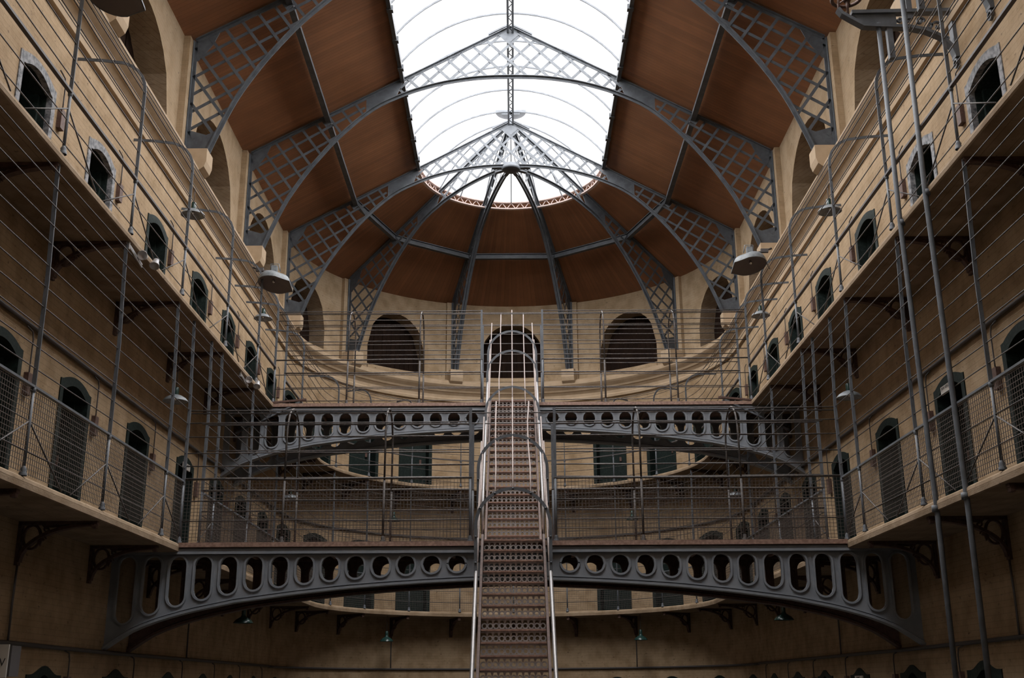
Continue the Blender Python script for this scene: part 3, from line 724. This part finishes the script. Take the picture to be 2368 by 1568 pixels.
def half_truss(t, sg, x0=0, central=True, names=('rafter', 'arch_rib', 'wall_leg', 'lattice', 'gusset')):
    mb = MB(); a = (sg*x0, 0, TOPC(x0)); b_ = (sg*XE, 0, TOPC(XE))
    mb.strip([a, b_], N, .062, .02); mb.strip([(a[0], 0, a[2]+.02), (b_[0], 0, b_[2]+.02)], N, .014, .11); mb.build(names[0], M['truss'], t)
    mb = MB(); arc = smooth_arc(x0, sg)
    mb.strip(arc, N, .066, .016); 
    for yy in (-.035, .035): mb.strip([(p[0], yy, p[2]) for p in arc], N, .014, .045, off=(-.018 if sg > 0 else .018))
    mb.build(names[1], M['truss'], t)
    mb = MB(); mb.bar((sg*XE, 0, 7.62), (sg*XE, 0, TOPC(XE)), .065, .02, (1, 0, 0)); mb.bar((sg*(XE+.02), 0, 7.62), (sg*(XE+.02), 0, TOPC(XE)), .014, .11, (1, 0, 0)); mb.build(names[2], M['truss'], t)
    mb = MB()
    lattice(mb, (1, -.62), -6, 6, .25, (2.74, XE, 7.85), sg, .006, None)
    lattice(mb, (1, 1.4), -6, 6, .275, (2.74, XE, 7.85), sg, -.006, None, .05)
    if not central:
        lattice(mb, (1, 1), -6, 6, .27, (x0, 2.06, 7), sg, .006, None); lattice(mb, (1, -1), -6, 6, .27, (x0, 2.06, 7), sg, -.006, None)
    mb.build(names[3], M['truss'], t)
    mb = MB()
    def pl(poly): mb = MB(); mb.plate([(sg*x, 0, z) for x, z in poly], N, .012); mb.build(names[4], M['truss'], t)
    pl([(XE, TOPC(XE)), (XE, 9.16), (4.76, 9.18), (4.56, 9.45), (4.46, TOPC(4.46)-.02), (4.46, TOPC(4.46))])
    pl([(XE, 7.62), (XE, 8.0), (4.55, 7.92), (4.36, 8.0), (4.5, 7.62)])
    pl([(2.03, TOPC(2.03)), (2.18, botz(2.18)), (2.45, botz(2.45)), (2.72, botz(2.72)), (2.72, TOPC(2.72))])
    pl([(3.4, TOPC(3.4)), (3.34, TOPC(3.34)-.16), (3.46, TOPC(3.46)-.2), (3.56, TOPC(3.56))])
TL = ['farthest', 'second from the far end', 'third from the far end, nearest in view', 'mostly out of the picture overhead']
base = thing('roof_truss', (0, 22.7, 7.6), 'grey lattice arched roof truss at the start of the rounded end, %s' % TL[0], 'roof truss', 'arched roof trusses')
ORG[base.name] = (0, 0, 7.6)     # local frame: truss plane at y = 0
for sg in (-1, 1): half_truss(base, sg)
mb = MB()
for k, d in enumerate(((1, 1), (1, -1))):
    L = math.sqrt(2)
    for j in range(-9, 10):
        # bars crossing both halves
        nx, nz = -d[1]/L, d[0]/L; bx, bz = nx*j*.272, 11.05+nz*j*.272; run = None; last = None
        for i in range(-300, 301):
            x = bx+d[0]/L*i*.01; z = bz+d[1]/L*i*.01
            if abs(x) < 2.1 and botz(x)+.02 < z < TOPC(x)-.02:
                if run is None: run = (x, z)
                last = (x, z)
            elif run: 
                if math.hypot(last[0]-run[0], last[1]-run[1]) > .08: mb.strip([(run[0], .006-.012*k, run[1]), (last[0], .006-.012*k, last[1])], N, .05, .008)
                run = None
mb.build('centre_lattice', M['truss'], base)
mb = MB(); mb.plate([(0, 0, 12.17), (-.2, 0, 12.05), (0, 0, 11.86), (.2, 0, 12.05)], N, .014)
for sg in (-1, 1): mb.bar((sg*.05, 0, 12.2), (sg*.42, 0, 12.0), .03, .13, (0, 0, 1))
mb.build('apex_plate', M['truss'], base)
for i, y in enumerate(TR[1:4]): dup(base, (0, y, 7.6), 0, ['grey lattice arched roof truss, second from the far end', 'grey lattice arched roof truss nearest in view, its crown above the frame', 'grey lattice arched roof truss overhead, only its left foot corbel in view'][i])
rib = thing('rib_truss', (0, YC, 7.6), '', 'roof truss', 'radial ribs of the rounded end roof'); ORG[rib.name] = (0, 0, 7.6)
half_truss(rib, 1, x0=.22, central=False)
RL = ['left-hand outer', 'left of centre', 'right of centre', 'right-hand outer']
for k in range(1, 5):
    a = PI*k/5; lab = 'radial lattice rib of the rounded end roof, %s of the four' % RL[k-1]
    if k == 1: rib.rotation_euler = (0, 0, PI-a); rib['label'] = lab
    else: dup(rib, (0, YC, 7.6), PI-a, lab)
# corbels
mb = MB(); pr = [(-.2, 7.62), (.33, 7.62), (.33, 7.42), (.3, 7.33), (.24, 7.28), (-.2, 7.2)]
k = len(pr); mb.add([(o-.0, -.16, z) for o, z in pr]+[(o, .16, z) for o, z in pr], [tuple(range(k))[::-1], tuple(range(k, 2*k))]+[(i, (i+1) % k, (i+1) % k+k, i+k) for i in range(k)])
cb = mb.build('stone_corbel', M['cornice'], None, (0, 0, 7.2))
first = True
for side, s_, rz, lab in [('L', TR[i], 0, 'left wall, %s from the rounded end' % ordw[i]) for i in range(4)]+[('R', TR[i], PI, 'right wall, %s from the rounded end' % ordw[i]) for i in range(4)]+[('E', PI*k/5, -PI*k/5, 'rounded end, %s of the four' % RL[k-1]) for k in range(1, 5)]:
    o = cb if first else cb.copy()
    if not first: C.objects.link(o)
    first = False; o.location = W(place(side, s_, 0, 7.2)); o.rotation_euler = (0, 0, rz)
    tag(o, 'pale stone corbel under a roof truss foot, %s' % lab, 'corbel', 'stone corbels')
# purlins, skylight curb, ridge
for sg, nm in ((-1, 'left'), (1, 'right')):
    mb = MB(); z = TOPC(3.42); mb.box((sg*3.42-.02, YB0, z-.11), (sg*3.42+.02, 22.75, z+.03)); mb.box((sg*3.42-.05, YB0, z-.125), (sg*3.42+.05, 22.75, z-.11))
    tag(mb.build('purlin', M['truss']), 'long grey iron purlin under the %s roof slope' % nm, 'purlin', 'roof purlins')
    mb = MB(); z = TOPC(2.03); mb.box((sg*2.05-.035, YB0, z-.05), (sg*2.05+.035, 22.7, z+.09))
    for i in range(34):
        y = 22.2-.945*i
        if y > YB0: mb.box((sg*2.04-.055, y-.05, z-.07), (sg*2.04+.055, y+.05, z+.02))
    tag(mb.build('skylight_curb', M['truss']), 'dark iron curb along the %s edge of the skylight' % nm, 'curb', 'skylight curbs')
for k in range(5):
    a, b_ = PI*k/5, PI*(k+1)/5; z = TOPC(3.42)
    P = lambda a, r, z: (-r*math.cos(a), YC+r*math.sin(a), z)
    mb = MB(); mb.bar(P(a, 3.42, z-.04), P(b_, 3.42, z-.04), .13, .03, (0, 0, 1)); mb.bar(P(a, 3.42, z-.1), P(b_, 3.42, z-.1), .016, .1, (0, 0, 1)); mb.bar(P(a, 3.42, z+.02), P(b_, 3.42, z+.02), .016, .1, (0, 0, 1))
    o = mb.build('purlin', M['truss']); tag(o, 'short grey purlin between radial ribs, %s of five from the left' % ordw[k], 'purlin', 'roof purlins')
mb = MB(); z = TOPC(2.03)
for r, zz, w_ in ((2.05, z-.06, .05), (2.05, z+.1, .04)):
    mb.strip([(-r*math.cos(a), YC+r*math.sin(a), zz) for a in [PI*i/48 for i in range(49)]], (0, 0, 1), .07, w_*.6)
for i in range(60):
    a, b_ = PI*i/60, PI*(i+1)/60; za, zb = (z-.05, z+.09) if i % 2 else (z+.09, z-.05)
    mb.bar((-2.05*math.cos(a), YC+2.05*math.sin(a), za), (-2.05*math.cos(b_), YC+2.05*math.sin(b_), zb), .018, .01, (0, 0, 1))
M['curb'] = noisy('pale_pink_paint', (.5, .4, .37), (.38, .3, .28), 20, .6); tag(mb.build('curb_girder', M['curb']), 'curved zigzag lattice curb round the end of the skylight', 'curb')
mb = MB()
for sx in (-.047, .047): mb.box((sx-.014, YB0, 12.06), (sx+.014, 22.6, 12.14)); mb.box((sx-.02, YB0, 12.05), (sx+.02, 22.6, 12.06))
for i in range(180):
    y = YB0+i*.153; mb.bar((-.04 if i % 2 else .04, y, 12.08), (.04 if i % 2 else -.04, y+.153, 12.08), .012, .012)
tag(mb.build('ridge_girder', M['truss']), 'double grey iron ridge girder running under the skylight', 'girder')
mb = MB(); mb.lathe((0, YC, 11.02), [(0, 0), (.19, 0), (.21, .02), (.21, .07), (.16, .09), (.15, .14), (0, .14)], 24)
for k in range(6): a = PI*k/5; mb.bar((-.2*math.cos(a), YC+.2*math.sin(a), 11.08), (-.42*math.cos(a), YC+.42*math.sin(a), 11.09), .05, .09)
tag(mb.build('rib_hub', M['truss']), 'dark iron hub where the radial ribs meet at the crown', 'hub')
mb = MB(); kk = 20; P_ = [(-.34*math.cos(PI*i/kk), YC-.1+.34*math.sin(PI*i/kk), 12.42) for i in range(kk+1)]; mb.plate(P_, (0, 0, 1), .03)
mb.plate([(q[0]*.6, YC-.1+(q[1]-YC+.1)*.6, 12.38) for q in P_], (0, 0, 1), .05); mb.box((-.34, YC-.13, 12.4), (.34, YC-.1, 12.45)); mb.box((-.03, YC-.1, 12.12), (.03, YC-.04, 12.4))
tag(mb.build('apex_boss', M['truss']), 'dark iron boss at the top of the rounded skylight', 'boss')
# ceiling boards
CZ = lambda x: 12.245-.552*x
mb = MB()
for sg in (-1, 1):
    prf = [(2.085, CZ(2.085)), (3.5, CZ(3.5)), (5.0, CZ(5.0)), (5.3, CZ(5.3)), (5.3, CZ(5.3)+.1), (2.085, CZ(2.085)+.1)]
    mb.sweep(prf, [((lambda o, z, y=y: (sg*o, y, z)), y*S) for y in (YB0-.3, YC)])
mb.sweep(prf, [((lambda o, z, a=a: (-o*math.cos(a), YC+o*math.sin(a), z)), a*4.0*S) for a in [PI*i/60 for i in range(61)]])
tag(mb.build('ceiling', M['ceil']), 'brown varnished board ceiling on both slopes and the rounded end', 'ceiling', kind='structure')
SY = 5.5  # skylight cut short here; unseen roof behind it added to darken the foreground
mb = MB(); mb.box((-2.1, YB0-.3, CZ(2.0)+.0), (2.1, SY, CZ(2.0)+.12)); tag(mb.build('ceiling', M['ceil']), 'brown boarded flat roof added unseen above and behind the viewer to block skylight', 'ceiling', kind='structure')
mb = MB(); mb.box((-2.1, SY-.1, CZ(2.0)), (2.1, SY, 12.4)); tag(mb.build('ceiling', M['ceil']), 'added unseen boarded upstand where the blocking roof cuts off the skylight', 'ceiling', kind='structure')
# skylight glass and bars
RS = 2.05; h0 = TOPC(2.05)+.1; HT = 12.2; Rr = (RS*RS+(HT-h0)**2)/(2*(HT-h0)); gz = lambda x: HT-Rr+math.sqrt(Rr*Rr-x*x)
wi += 1; sk = thing('window_%d' % wi, (0, 10, h0), 'long barrel glazed skylight along the ridge of the hall', 'skylight', kind='structure')
mb = MB(); xs = [-RS+2*RS*i/24 for i in range(25)]
mb.sweep([(x, gz(x)) for x in xs], [((lambda o, z, y=y: (o, y, z)), y) for y in (SY, 22.7)], closedprof=False); mb.build('glass', M['glass'], sk)
for i in range(20):
    y = 22.2-.945*i
    if y < SY: continue
    mb = MB(); mb.strip([(x, y, gz(x)-.02) for x in xs], N, .03, .018); mb.build('glazing_bar', M['truss'], sk)
wi += 1; sk2 = thing('window_%d' % wi, (0, YC, h0), 'half dome glazed skylight over the rounded end', 'skylight', kind='structure')
mb = MB(); rs = [RS*(1-i/12) for i in range(13)]
mb.sweep([(max(r, .001), gz(r)) for r in rs], [((lambda o, z, a=a: (-o*math.cos(a), YC-.05+o*math.sin(a), z)), a) for a in [PI*i/40 for i in range(41)]], closedprof=False); mb.build('glass', M['glass'], sk2)
for k in range(1, 10):
    a = PI*k/10; n_ = Vector((math.sin(a), math.cos(a), 0)); mb = MB(); mb.strip([(-r*math.cos(a), YC-.05+r*math.sin(a), gz(r)-.02) for r in rs[:-1]], n_, .025, .02); mb.build('glazing_bar', M['truss'], sk2)
# ------------------------------------------------------------------ lamps
def floodlight(loc, sg, label, rz=0):
    """sg = +1 hangs from the left cage towards the middle (mirror for right)"""
    t = thing('floodlight', loc, label, 'lamp', 'hooded floodlights on the cage tops'); lx, ly, lz = loc
    n = 28; out = []
    for i in range(n):     # D-shaped mouth: round at the cage, straight at the hall side
        a = 2*PI*i/n; x = .27*math.cos(a); y = .27*math.sin(a)
        if x > .1: x = .1+(x-.1)*1.15; y *= .95
        if x > .2: x = .27
        out.append((x, y, -.06*(x+.27)/.54-.22*y))
    mb = MB(); vs = []; m = 7; cx, cy = -.08, 0
    for j in range(m+1):
        u = j/m; k = math.cos(u*PI/2*.93); hgt = .17*math.sin(u*PI/2)
        for x, y, z in out: vs.append((lx+sg*(cx+(x-cx)*k), ly+y*k, lz+z*(k)+hgt))
    fs = [(j*n+i, j*n+(i+1) % n, (j+1)*n+(i+1) % n, (j+1)*n+i) for j in range(m) for i in range(n)]+[tuple(m*n+i for i in range(n))]
    mb.add(vs, fs, smooth=True); mb.build('hood', M['enamel'], t)
    mb = MB(); vs = [(lx+sg*(cx+(x-cx)*.97), ly+y*.97, lz+z+.006) for x, y, z in out]; vs.append((lx+sg*cx, ly, lz+.1))
    mb.add(vs, [(i, (i+1) % n, n) for i in range(n)], smooth=True); mb.build('reflector', M['lamp_dark'], t)
    mb = MB(); mb.cbox((lx-sg*.02, ly+.02, lz+.24), (.09, .09, .12)); mb.tube([(lx-sg*.08, ly, lz+.19), (lx-sg*.08, ly, lz+.33), (lx+sg*.05, ly, lz+.33), (lx+sg*.08, ly, lz+.2)], .008, 6); mb.build('ballast_box', M['enamel'], t)
    mb = MB(); mb.tube([(lx-sg*.05, ly, lz+.2), (lx-sg*.2, ly+.02, lz+.22), (lx-sg*.38, ly+.02, lz+.28)], .016, 6); mb.cbox((lx-sg*.26, ly+.02, lz+.24), (.12, .05, .06)); mb.tube([(lx-sg*.22, ly, lz+.16), (lx-sg*.32, ly, lz-.08)], .006, 5); mb.build('clamp', M['cable'], t)
    mb = MB(); mb.lathe((lx-sg*.02, ly, lz+.02), [(0, -.02), (.02, -.012), (.025, .03), (0, .06)], 10); mb.build('bulb', M['glass_lens'], t)
floodlight((-3.83, 17.05, 6.28), 1, 'large grey hooded floodlight on the left cage top beside a truss foot')
floodlight((3.78, 16.7, 6.42), -1, 'large grey hooded floodlight on the right cage top beside a truss foot')
floodlight((-3.81, 9.3, 6.40), 1, 'large grey hooded floodlight cut off by the top of the picture, left')
def pendant(loc, label, mt, r, zc, style, group='enamel pendant lamps', rot=0):
    t = thing('pendant_lamp', loc, label, 'lamp', group); x, y, z = loc
    if style == 'dish': pr = [(r, 0), (r*.98, .012), (r*.8, r*.28), (r*.5, r*.46), (.04, r*.55), (.035, r*.56)]
    else: pr = [(r, 0), (r*.97, .015), (r*.75, r*.35), (r*.3, r*.62), (.038, r*.75), (.035, r*.8)]
    mb = MB(); mb.lathe((x, y, z), pr, 20); mb.lathe((x, y, z), [(r*.96, .004), (r*.7, r*.22), (.03, r*.45)], 20); mb.build('shade', M[mt], t)
    h = pr[-1][1]; mb = MB(); mb.lathe((x, y, z+h), [(.035, 0), (.035, .09), (.028, .1), (.0, .1)], 10); mb.build('lamp_holder', M['lamp_green'] if style == 'dish' else M[mt], t)
    mb = MB(); mb.tube([(x, y, z+h+.1), (x, y, zc)], .005, 5); mb.build('cord', M['cable'], t)
    mb = MB(); mb.lathe((x, y, z+.03), [(0, -.02), (.02, 0), (.025, .04), (0, .07)], 8); mb.build('bulb', M['glass_lens'], t)
for y, yn in ((14.3, 'nearer'), (18.85, 'farther')):
    for sg, nm in ((-1, 'left'), (1, 'right')):
        pendant((sg*4.4, y, 6.27), 'grey dish pendant lamp over the upper walkway, %s side, %s one' % (nm, yn), 'enamel', .165, 6.68, 'dish', 'dish lamps over the upper walkway')
for y, yn in ((14.3, 'nearer'), (22.2, 'farther')):
    for sg, nm in ((-1, 'left'), (1, 'right')):
        pendant((sg*4.42, y, 3.62), 'grey dish pendant lamp over the lower walkway, %s side, %s one' % (nm, yn), 'enamel', .165, D2-.09, 'dish', 'dish lamps over the lower walkway')
for sg, nm in ((-1, 'left'), (1, 'right')):
    pendant((sg*4.35, 18.6, 1.03), 'dark pendant lamp under the nearer footbridge arch, %s side' % nm, 'lamp_green', .16, D1-.11, 'bell', 'green lamps under the lower walkway')
    pendant((sg*2.83, 25.85, 1.02), 'green pendant lamp below the curved walkway, %s of the stair' % nm, 'lamp_green', .155, D1-.11, 'bell', 'green lamps under the lower walkway')
    pendant((sg*2.75, 25.95, 3.7), 'small pendant lamp seen through the mesh at the curved end, %s of the stair' % nm, 'lamp_green', .14, D2-.09, 'bell', 'green lamps under the upper walkway')
for i, (y, nm) in enumerate(((11.2, 'nearest, beside the third upper doorway'), (16.25, 'farther, near the farther footbridge'))):
    t = thing('clamp_spotlight', (-3.95, y, D2-.15), 'small chrome double spotlight under the left upper walkway edge, %s' % nm, 'lamp', 'clamp spotlights'); 
    mb = MB(); mb.bar((-4.02, y-.2, D2-.12), (-3.98, y+.1, D2-.22), .02, .012); mb.bar((-4.02, y-.2, D2-.14), (-3.98, y+.1, D2-.25), .012, .012); mb.cbox((-4.03, y-.22, D2-.12), (.03, .03, .09)); mb.build('mount', M['silver'], t)
    for j, (dx, dy, rx) in enumerate(((0, -.02, 1.75), (.09, .12, 2.6))):
        R_ = Matrix.Rotation(rx, 3, 'X') @ Matrix.Rotation(.2, 3, 'Z')
        mb = MB(); mb.lathe((-3.94+dx, y+dy, D2-.16-.06*j), [(0, -.09), (.03, -.09), (.035, -.05), (.052, .0), (.056, .012), (.047, .012), (.02, -.02), (0, -.02)], 18, rot=R_)
        mb.build('spot_head', M['silver'], t)
# ------------------------------------------------------------------ tall pipes and hoist brackets on the right
for y, nm, zt in ((10.6, 'left one of the tall pair at right', 6.86), (9.87, 'right one of the tall pair at right', 6.86)):
    mb = MB(); mb.tube([(3.985, y, FZ), (4.0, y, 1.6), (3.97, y, 4.5), (3.985, y, zt)], .026, 10)
    for z in (1.6, 4.52): mb.tube([(3.985, y, z-.03), (3.985, y, z+.03)], .034, 10)
    tag(mb.build('standpipe', M['iron']), 'tall grey vertical pipe before the cages, %s' % nm, 'pipe', 'tall vertical pipes')
def hoist(y, label):
    t = thing('hoist_bracket', (RW, y, 7.02), label, 'bracket', 'hoist brackets on the right wall')
    mb = MB(); N_ = (0, 1, 0); f = lambda o, z: (RW-o, y, z)
    mb.bar(f(0, 7.0), f(1.1, 6.98), .04, .09, (0, 0, 1)); mb.bar(f(.02, 7.0), f(.02, 6.5), .04, .1, (1, 0, 0))
    mb.strip([f(o, z) for o, z in ((.02, 6.42), (.06, 6.56), (.16, 6.68), (.32, 6.76), (.5, 6.8), (.8, 6.81), (.98, 6.82), (1.1, 6.9), (1.2, 6.97), (1.24, 7.03))], N_, .035, .09)
    mb.plate([f(o, z) for o, z in ((.62, 6.97), (1.08, 6.96), (1.0, 6.85), (.62, 6.84))], N_, .025)
    for cx, cz, r, t0, tn in ((.5, 6.9, .05, 0, 1.2), (.36, 6.88, .05, PI, -1.2), (.18, 6.82, .06, 0, 1.1), (.58, 6.9, .03, 0, -1), (.1, 6.66, .035, 0, 1), (.27, 6.82, .04, PI/2, 1.1)):
        mb.strip([f(a, c_) for a, b_, c_ in spiral(cx, cz, r, .008, t0, tn)], N_, .018, .03)
    mb.bar(f(.02, 6.5), f(.015, 6.42), .06, .1, (1, 0, 0)); mb.strip([(RW-.03, y+.045*math.cos(a), 6.36+.045*math.sin(a)) for a in [2*PI*i/14 for i in range(14)]], (1, 0, 0), .02, .03, closed=True)
    mb.build('arm', M['iron'], t)
    mb = MB(); wc = (RW-1.13, y, 7.17); mb.tube([(wc[0]+.155*math.cos(a), wc[1]+.155*math.sin(a), wc[2]) for a in [2*PI*i/28 for i in range(28)]], .02, 8, closed=True)
    for k in range(3): a = PI*k/3; mb.tube([(wc[0]-.15*math.cos(a), wc[1]-.15*math.sin(a), wc[2]), (wc[0]+.15*math.cos(a), wc[1]+.15*math.sin(a), wc[2])], .01, 6)
    mb.lathe(wc, [(0, -.04), (.035, -.04), (.035, .04), (0, .04)], 10); mb.tube([(wc[0]-.1, y, 7.0), (wc[0]-.09, y, 7.17)], .014, 6); mb.tube([(wc[0], y, 6.98), wc], .014, 6)
    mb.build('pulley_wheel', M['rust'], t)
    mb = MB(); mb.box((RW-.74, y-.03, 6.42), (RW-.68, y+.03, 6.83)); mb.box((RW-.5, y-.03, 6.9), (RW-.44, y+.03, 7.5)); mb.build('hanger_bar', M['iron'], t)
hoist(10.6, 'scrolled iron hoist bracket with wheel at the top right, its whole arm in view')
hoist(9.7, 'scrolled iron hoist bracket at the top right corner, only its wall foot in view')
# sign at the left edge of the ground floor
t = thing('wall_sign', place('L', 9.75, .08, .28), 'white hanging sign with black lettering cut by the bottom left edge', 'sign')
mb = MB(); mb.box((-4.78, 10.55, .13), (-4.55, 10.75, .40)); mb.build('box', M['cable'], t)
mb = MB(); mb.box((-4.8, 10.53, .12), (-4.57, 10.55, .41)); mb.build('face', M['white'], t)
lettering('AW', .1, t, Vector(W((-4.585, 10.525, .25)))-Vector(t.location), (PI/2, 0, 0), 'RIGHT')
# ------------------------------------------------------------------ sky light, camera
w = bpy.data.worlds.new('overcast'); bpy.context.scene.world = w; w.use_nodes = True
bg = w.node_tree.nodes['Background']; bg.inputs[0].default_value = (1, .985, .97, 1); bg.inputs[1].default_value = 21.0
for nm, loc, sx, sy in (('skylight_portal', (0, (SY+22.7)/2, 12.34), 4.2, 22.7-SY), ('end_skylight_portal', (0, YC+1.03, 12.34), 4.2, 2.1)):
    L = bpy.data.lights.new(nm, 'AREA'); L.shape = 'RECTANGLE'; L.size = sx*S; L.size_y = sy*S; L.cycles.is_portal = True
    o = bpy.data.objects.new(nm, L); C.objects.link(o); o.location = W(loc)
cam = bpy.data.cameras.new('camera'); cam.sensor_width = 36; cam.lens = 2597/2368*36; cam.clip_end = 500; cam.clip_start = .05
o = bpy.data.objects.new('camera', cam); C.objects.link(o)
o.matrix_world = Matrix.Translation(W((0, 0, 0))) @ Matrix.Rotation(math.radians(90+17.3), 4, 'X') @ Matrix.Rotation(-.0057, 4, 'Z')
sc = bpy.context.scene; sc.camera = o
sc.view_settings.view_transform = 'Standard'; sc.view_settings.look = 'None'; sc.view_settings.gamma = 1; sc.view_settings.exposure = 0
sc.view_settings.use_curve_mapping = False
sc.cycles.max_bounces = 10; sc.cycles.diffuse_bounces = 2; sc.cycles.transparent_max_bounces = 16; sc.cycles.use_denoising = True; sc.cycles.sample_clamp_indirect = 6; sc.cycles.sample_clamp_direct = 1.3
